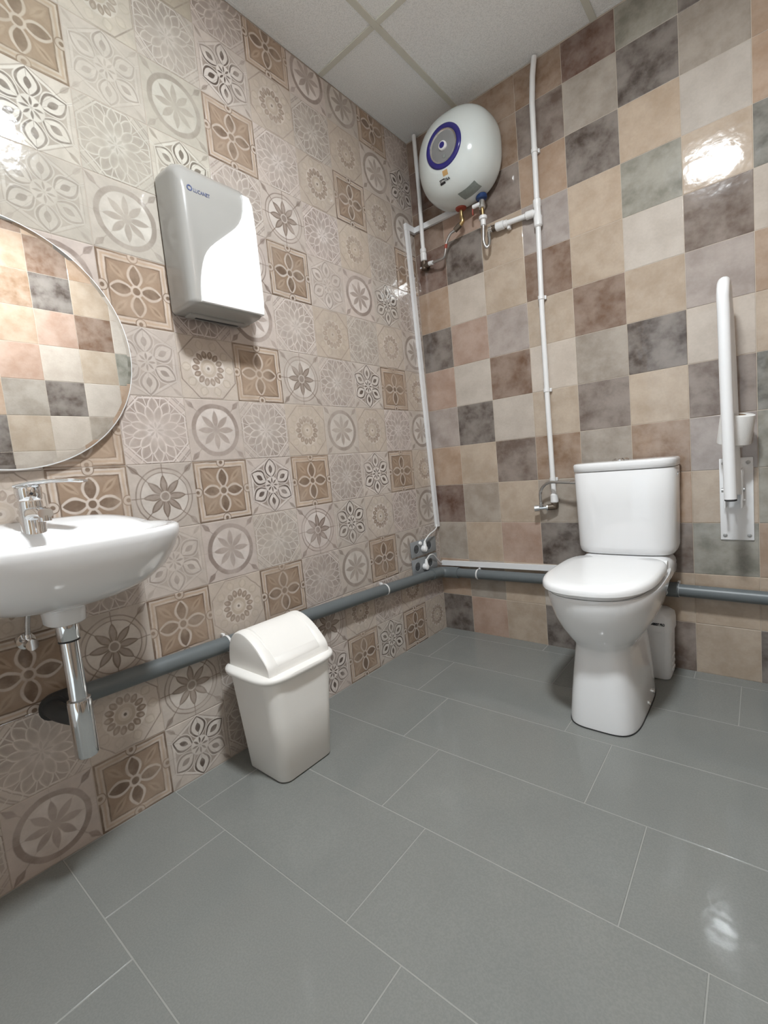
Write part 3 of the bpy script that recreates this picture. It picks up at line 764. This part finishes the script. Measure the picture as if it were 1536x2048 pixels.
def clip(c, ax):
    b = MB()
    if ax == 'y':
        b.lathe([(RP+.0006, -.0035), (RP+.0022, -.0035), (RP+.0022, .0035), (RP+.0006, .0035)], (0, 0, 0), 'y', 20, False, False); b.v = [(p[0]+c[0], p[1]+c[1], p[2]+c[2]) for p in b.v]
        b.box((.001, c[1]-.0045, c[2]+.018), (.018, c[1]+.0045, c[2]+.031), .002)
    else:
        b.lathe([(RP, -.0035), (RP+.0022, -.0035), (RP+.0022, .0035), (RP, .0035)], (0, 0, 0), 'x', 20, False, False); b.v = [(p[0]+c[0], p[1]+c[1], p[2]+c[2]) for p in b.v]
        b.box((c[0]-.0045, -.018, c[2]+.018), (c[0]+.0045, -.001, c[2]+.031), .002)
    b.build('pipe_clip', 'pipe_white', t)
clip((.031, -1.343, .398), 'y'); clip((.031, -.53, .3625), 'y'); clip((.245, -.032, .3315), 'x'); clip((1.125, -.032, .338), 'x')

t = thing('cable_trunking', 'white cable trunking rising up the corner and along to the heater', 'trunking', (.01, -.02, .575))
def slab(p0, p1, wdir, w, ndir, d):
    b = MB(); p0, p1, wd, nd = Vector(p0), Vector(p1), Vector(wdir)*w/2, Vector(ndir)*d
    r = lambda p: [p-wd, p+wd, p+wd+nd, p-wd+nd]
    return b.loft([r(p0), r(p1)])
slab((.0012, -.019, .578), (.0012, -.0715, 2.107), (0, 1, 0), .026, (1, 0, 0), .015).build('vertical_duct', 'trunk', t, 0)
MB().box((.0012, -.0865, 2.106), (.0170, -.0012, 2.136)).build('corner_duct', 'trunk', t, 0)
slab((.0170, -.0012, 2.121), (.30, -.0012, 2.121), (0, 0, 1), .026, (0, -1, 0), .015).build('upper_duct', 'trunk', t, 0)
t = thing('cable_trunking', 'white cable trunking running level above the grey pipe behind the toilet', 'trunking', (.012, -.012, .372))
slab((.014, -.0012, .374), (1.02, -.0012, .392), (0, 0, 1), .026, (0, -1, 0), .015).build('level_duct', 'trunk', t, 0)

def socket(z0, label):
    t = thing('power_socket', label, 'socket', (.004, -.165, z0))
    y0, y1 = -.272, -.052
    MB().box((.0012, y0, z0), (.0115, y1, z0+.080), .003).build('cover_plate', 'socket', t)
    for yc in (-.235, -.122):
        MB().lathe([(.026, .0105), (.026, .0125), (.0225, .0125), (.0215, .0118), (.0, .0118)], (0, yc, z0+.040), 'x', 28, False, False).build('outlet_well', 'socket_shade', t)  # dark colour paints the shade of a recess onto a flush disc
        MB().lathe([(.0265, .0105), (.0265, .0135), (.0225, .0135), (.0215, .011)], (0, yc, z0+.040), 'x', 28, False, False).build('outlet_ring', 'socket', t)
        for s in (-1, 1): MB().lathe([(.003, .0119), (.003, .0124), (.0, .0124)], (0, yc+s*.0095, z0+.040), 'x', 10, False, False).build('pin_hole', 'dark', t)  # black disc stands for the shade inside each hole
    return t
socket(.452, 'upper grey socket plate in the corner above the waste pipe')
socket(.361, 'lower grey socket plate in the corner just above the waste pipe')
def plug(z, label, pts, turned):
    t = thing('power_plug', label, 'plug', (.02, -.178, z))
    yc = -.178
    MB().lathe([(.0165, .0128), (.0175, .018), (.0165, .030), (.011, .036)], (0, yc, z), 'x', 20).build('plug_body', 'white_gloss', t)
    MB().tube([(.026, yc, z-.014), (.027, yc, z), (.0265, yc+.001, z+.022), (.026, yc+.003, z+.040)], [.010, .0125, .0085, .0045], 14).build('cord_grip', 'white_gloss', t)
    MB().tube(spline([(.026, yc+.003, z+.036)] + pts), .0032, 8).build('cable', 'pipe_white', t)
plug(.487, 'white plug in the upper grey socket with cable up to the trunking', [(.028, -.165, .535), (.034, -.135, .556), (.030, -.085, .567), (.018, -.045, .575), (.010, -.030, .590)], False)
plug(.391, 'white plug in the lower grey socket with looping cable', [(.028, -.168, .432), (.032, -.145, .447), (.030, -.11, .440), (.022, -.065, .405), (.016, -.030, .382), (.020, -.009, .375)], True)
# small loose cap beside the upper plug
MB().lathe([(.010, .0128), (.011, .016), (.009, .022), (.004, .024)], (0, -.203, .519), 'x', 16).build('blanking_cap', 'white_gloss', bpy.data.objects['power_socket'])

# ------------------------------------------------------------------ washbasin, tap, trap
SY = -1.812
def plan(sx0, sx1, hw, z, nx=2.5, seg=72, zfun=None):
    """D plan: flat at the wall side (small x), round towards the room"""
    out = []; xc = sx0+(sx1-sx0)*.42
    for k in range(seg):
        a = 2*PI*k/seg; c, s = math.cos(a), math.sin(a); n = nx if c > 0 else 5.0
        x = (sx1-xc if c > 0 else xc-sx0)*math.copysign(abs(c)**(2/n), c); y = hw*math.copysign(abs(s)**(2/2.6), s)
        zz = z + (zfun(xc+x, y) if zfun else 0); out.append((xc+x, SY+y, zz))
    return out
def lip(x, y):
    f = max(0, 1-(x/.10)**2) if x < .10 else 0
    return .034*f*max(0, 1-(abs(y)/.29)**4)
t = thing('washbasin', 'white ceramic wall-hung washbasin under the round mirror', 'basin', (.20, SY, .62))
HWS = .935
def plan_(*a, **k): return [(x, SY+(y-SY)*HWS, z) for x, y, z in plan(*a, **k)]
R = [plan(.20, .21, .006, .648), plan(.165, .235, .034, .648), plan(.16, .24, .038, .652), plan(.158, .242, .040, .682), plan(.12, .28, .085, .693), plan_(.07, .325, .145, .705), plan_(.035, .362, .195, .724), plan_(.015, .392, .232, .752),
     plan_(.004, .412, .256, .790), plan_(.002, .421, .268, .818), plan_(.0015, .423, .271, .832, zfun=lip), plan_(.0015, .421, .269, .839, zfun=lip),
     plan_(.006, .415, .263, .8425, zfun=lip), plan_(.022, .398, .246, .842, zfun=lip), plan_(.150, .385, .228, .836), plan_(.168, .372, .205, .805), plan_(.19, .35, .16, .765), plan_(.22, .32, .09, .742), plan_(.25, .29, .02, .735)]
MB().loft(R).build('basin', 'ceramic', t, 60)
MB().lathe([(.022, .7365), (.022, .739), (.012, .7395), (.0, .738)], (.27, SY, 0), 'z', 20, False, False).build('drain', 'chrome', t)

TXx, TYy = .085, SY-.004
t = thing('basin_tap', 'chrome single lever mixer tap on the washbasin', 'tap', (TXx, TYy, .846))
b = MB()
b.lathe([(.0265, .8425), (.0265, .848), (.025, .852), (.025, .90), (.024, .920), (.0235, .924)], (TXx, TYy, 0), 'z', 32)
b.build('body', 'chrome', t, 40)
sp_ = []
for q, (px, pz, hw, hh) in enumerate([(.010, .893, .019, .017), (.040, .898, .017, .014), (.075, .899, .0155, .0125), (.100, .897, .015, .0115), (.112, .895, .014, .010)]):
    sp_.append([(TXx+px, TYy+hw*math.copysign(abs(math.cos(a))**.7, math.cos(a)), pz+hh*math.copysign(abs(math.sin(a))**.7, math.sin(a))) for a in [2*PI*k/20 for k in range(20)]])
MB().loft(sp_).build('spout', 'chrome', t, 50)
MB().lathe([(.0125, .890), (.0125, .878), (.010, .877), (.009, .879), (.0, .879)], (TXx+.100, TYy, 0), 'z', 20, True, False).build('aerator', 'chrome', t)
MB().lathe([(.0235, .926), (.0255, .931), (.0265, .954), (.024, .960), (.012, .964), (.0, .964)], (TXx, TYy, 0), 'z', 32, True, False).build('cartridge_cap', 'chrome', t, 50)
lv = []
for px, pz, hw, hh in [(-.020, .974, .020, .004), (.02, .978, .023, .006), (.06, .979, .018, .0052), (.10, .976, .0155, .0046), (.125, .973, .0145, .0042), (.131, .9725, .011, .0025)]:
    lv.append([(TXx+px, TYy+hw*math.copysign(abs(math.cos(a))**.6, math.cos(a)), pz+hh*math.copysign(abs(math.sin(a))**.8, math.sin(a))) for a in [2*PI*k/20 for k in range(20)]])
CA, SA = math.cos(math.radians(44)), math.sin(math.radians(44))
lv = [[(TXx+(x-TXx)*CA-(y-TYy)*SA, TYy+(x-TXx)*SA+(y-TYy)*CA, z-.0125) for x, y, z in r] for r in lv]
MB().loft(lv).build('lever', 'chrome', t, 50)
MB().lathe([(.0035, .024), (.0035, .0262), (.0, .0262)], (TXx, TYy, .941), 'x', 12, False, False).build('index_button', 'dark', t)

t = thing('bottle_trap', 'chrome pipe trap hanging below the washbasin', 'trap', (.20, SY, .335))
MB().lathe([(.0225, .6475), (.0225, .612), (.0205, .609)], (.20, SY, 0), 'z', 28).build('collar', 'chrome', t)
MB().lathe([(.0212, .611), (.0212, .606), (.018, .605)], (.20, SY, 0), 'z', 28).build('gasket', 'rubber_and_shade', t)
MB().lathe([(.0185, .6055), (.0185, .470)], (.20, SY, 0), 'z', 28).build('down_pipe', 'chrome', t)
MB().lathe([(.0195, .472), (.0235, .469), (.0245, .464), (.0245, .342), (.022, .336), (.0, .335)], (.20, SY, 0), 'z', 28, True, False).build('cup', 'chrome', t, 40)
MB().tube(spline([(.185, SY-.003, .424), (.14, SY-.014, .422), (.100, SY-.020, .4195), (.055, SY-.022, .4175)]), .021, 16).build('outlet_pipe', 'rubber_and_shade', t, 60)  # dark colour stands in for shade on the outlet

t = thing('angle_valve', 'small chrome stop valve on the wall below the washbasin', 'valve', (.03, -1.852, .585))
MB().tube([(.002, -1.852, .585), (.006, -1.852, .585), (.007, -1.852, .585), (.040, -1.852, .585)], [.020, .020, .0085, .0085], 18).build('wall_stub', 'chrome', t)
MB().tube([(.040, -1.852, .585), (.062, -1.852, .585)], .0135, 10).build('handle', 'chrome', t, 20)
MB().tube([(.030, -1.852, .588), (.030, -1.852, .606)], .0075, 12).build('outlet', 'chrome', t)
MB().tube(spline([(.030, -1.852, .604), (.034, -1.846, .65), (.05, -1.835, .695), (.055, -1.83, .712)]), .0055, 10).build('flexible_hose', 'steel', t, 60)

# ------------------------------------------------------------------ round mirror
t = thing('wall_mirror', 'round frameless mirror hanging above the washbasin', 'mirror', (.001, -1.815, 1.004))
mc = (0, -1.817, 1.304); MRAD = .303
MB().lathe([(MRAD-.004, .0140), (MRAD, .0150), (MRAD, .0205), (MRAD-.0030, .0222)], mc, 'x', 128, True, False).build('edge', 'white_gloss', t)
MB().lathe([(MRAD-.05, .001), (MRAD-.05, .0170)], mc, 'x', 64).build('backing', 'plastic', t)
MB().lathe([(MRAD-.0030, .0222), (MRAD-.012, .0224), (0.0, .0224)], mc, 'x', 128, False, False).build('glass', 'mirror', t, 0)

# ------------------------------------------------------------------ paper towel dispenser
t = thing('paper_towel_dispenser', 'grey and white plastic paper towel dispenser on the patterned wall', 'dispenser', (.0, -1.245, 1.45))
Y0, Y1, Z0, Z1, DX = -1.368, -1.112, 1.452, 1.868, .130
def rr4(y0, y1, z0, z1, rb, rt_, seg=7):
    out = []
    for cy, cz, a0, r in ((y1-rt_, z1-rt_, 0, rt_), (y0+rt_, z1-rt_, 90, rt_), (y0+rb, z0+rb, 180, rb), (y1-rb, z0+rb, 270, rb)):
        for k in range(seg+1):
            a = math.radians(a0+90*k/seg); out.append((cy+r*math.cos(a), cz+r*math.sin(a)))
    return out
def drr(x, i, zlo=0, zhi=0, rb=.012, rt_=.034):
    return [(x, p[0], p[1]) for p in rr4(Y0+i, Y1-i, Z0+i*.4+zlo, Z1-i-zhi, rb, rt_)]
MB().box((.0012, Y0+.014, Z0+.014), (.010, Y1-.014, Z1-.02), .001).build('back_plate', 'dark_brass', t)
rings = [drr(.0085, .0), drr(.03, .0), drr(.085, .0, 0, .006), drr(.108, .002, 0, .016), drr(.121, .007, 0, .030), drr(.128, .015, 0, .042), drr(.130, .030, 0, .05)]
MB().loft(rings).build('housing', 'smoke', t, 50)
cur = [(-1.152, 1.826), (-1.153, 1.80), (-1.156, 1.775), (-1.163, 1.752), (-1.175, 1.731), (-1.190, 1.713), (-1.208, 1.697), (-1.228, 1.680), (-1.248, 1.663), (-1.267, 1.647), (-1.285, 1.630), (-1.299, 1.613), (-1.310, 1.595), (-1.318, 1.575), (-1.325, 1.553), (-1.331, 1.528), (-1.335, 1.503), (-1.337, 1.480), (-1.338, 1.460)]
poly = cur + [(-1.118, 1.460), (-1.114, 1.50), (-1.114, 1.72), (-1.118, 1.80), (-1.128, 1.825)]
def ins(p, k):
    cy, cz = -1.205, 1.60; return (p[0]+(cy-p[0])*k, p[1]+(cz-p[1])*k)
b = MB(); rr_ = []
for x, k in ((.100, 0), (.1315, 0), (.1345, .012), (.1350, .03)): rr_.append([(x, *ins(p, k)) for p in poly])
b.loft(rr_).build('front_panel', 'white_gloss', t, 40)
MB().box((.014, Y0+.035, Z0-.007), (.052, Y1-.03, Z0+.004), .003).build('paper_slot_rim', 'smoke', t)
MB().box((.026, Y0+.06, Z0-.0082), (.036, Y1-.045, Z0-.004), .001).build('paper_slot', 'dark', t)  # solid black bar paints the shade inside the slot
FA = ((0, 1, 0), (0, 0, 1), (1, 0, 0))
text('lettering', 'LUCANET', .0150, (.1306, -1.294, 1.777), FA, 'logo', t, sx=.80)
lg = MB().lathe([(.0052, .1298), (.0052, .1306), (.0085, .1306), (.0085, .1298)], (0, -1.331, 1.780), 'x', 20, False, False).build('logo', 'logo', t)

# ------------------------------------------------------------------ swing bin
BX0, BX1, BY0, BY1 = .085, .282, -1.358, -1.150
t = thing('waste_bin', 'cream plastic swing lid bin on the floor by the patterned wall', 'bin', (.18, -1.255, .001))
def bring(gx, z, r): return rrect(BX0-gx, BX1+gx, BY0-gx*1.15, BY1+gx*1.15, z, r, 8)
def sring(gx, z, n=3.4, seg=64):
    cx, cy, hx_, hy_ = (BX0+BX1)/2, (BY0+BY1)/2, (BX1-BX0)/2+gx, (BY1-BY0)/2+gx*1.15
    out = []
    for k in range(seg):
        a = 2*PI*k/seg; c, q = math.cos(a), math.sin(a)
        out.append((cx+hx_*math.copysign(abs(c)**(2/n), c), cy+hy_*math.copysign(abs(q)**(2/n), q), z))
    return out
MB().loft([bring(-.006, .0015, .028), bring(-.001, .006, .032), bring(.012, .20, .040), bring(.021, .335, .046)]).build('body', 'cream', t, 50)
MB().loft([sring(.022, .326, 4.4), sring(.032, .328, 4.2), sring(.038, .333, 4.0), sring(.0395, .340, 4.0), sring(.037, .3465, 4.0), sring(.028, .3495, 4.2), sring(.012, .3495, 4.2)], True, True).build('lid_rim', 'cream', t, 50)
# hood: steep behind, long slope in front, flat ends
HP = [(.076, .3485), (.079, .385), (.088, .420), (.103, .445), (.124, .460), (.148, .467), (.172, .465), (.198, .456), (.224, .442), (.250, .423), (.272, .403), (.286, .388), (.293, .378), (.2965, .366), (.298, .3485)]
hp_ = [(p.x, p.y) for p in spline([(a, b, 0) for a, b in HP], 3)]
lo_, hi_ = BY0-.015, BY1+.015
def hood(y, k, drop):     # k shrinks the profile towards its foot
    cx = .185
    return [(cx+(x-cx)*.95*(1-k*.35), y, .3485+(z-.3485)*(1-k)) for x, z in hp_]
secs = [hood(y, k, 0) for y, k in ((lo_+.001, .085), (lo_+.003, .040), (lo_+.008, .012), (lo_+.016, 0), (lo_+.028, 0), (lo_+.031, .028), (hi_-.031, .028), (hi_-.028, 0), (hi_-.016, 0), (hi_-.008, .012), (hi_-.003, .040), (hi_-.001, .085))]
MB().loft(secs, True, True, False).build('lid_hood', 'cream', t, 32)
fs = []
for y, g in ((lo_+.036, .030), (lo_+.038, .006), (hi_-.038, .006), (hi_-.036, .030)):
    q = hood(y, g, 0)[10:-5]
    fs.append(q + [(x, y_, z-.006) for x, y_, z in q[::-1]])
MB().loft(fs, True, True, True).build('swing_flap', 'cream', t, 32)
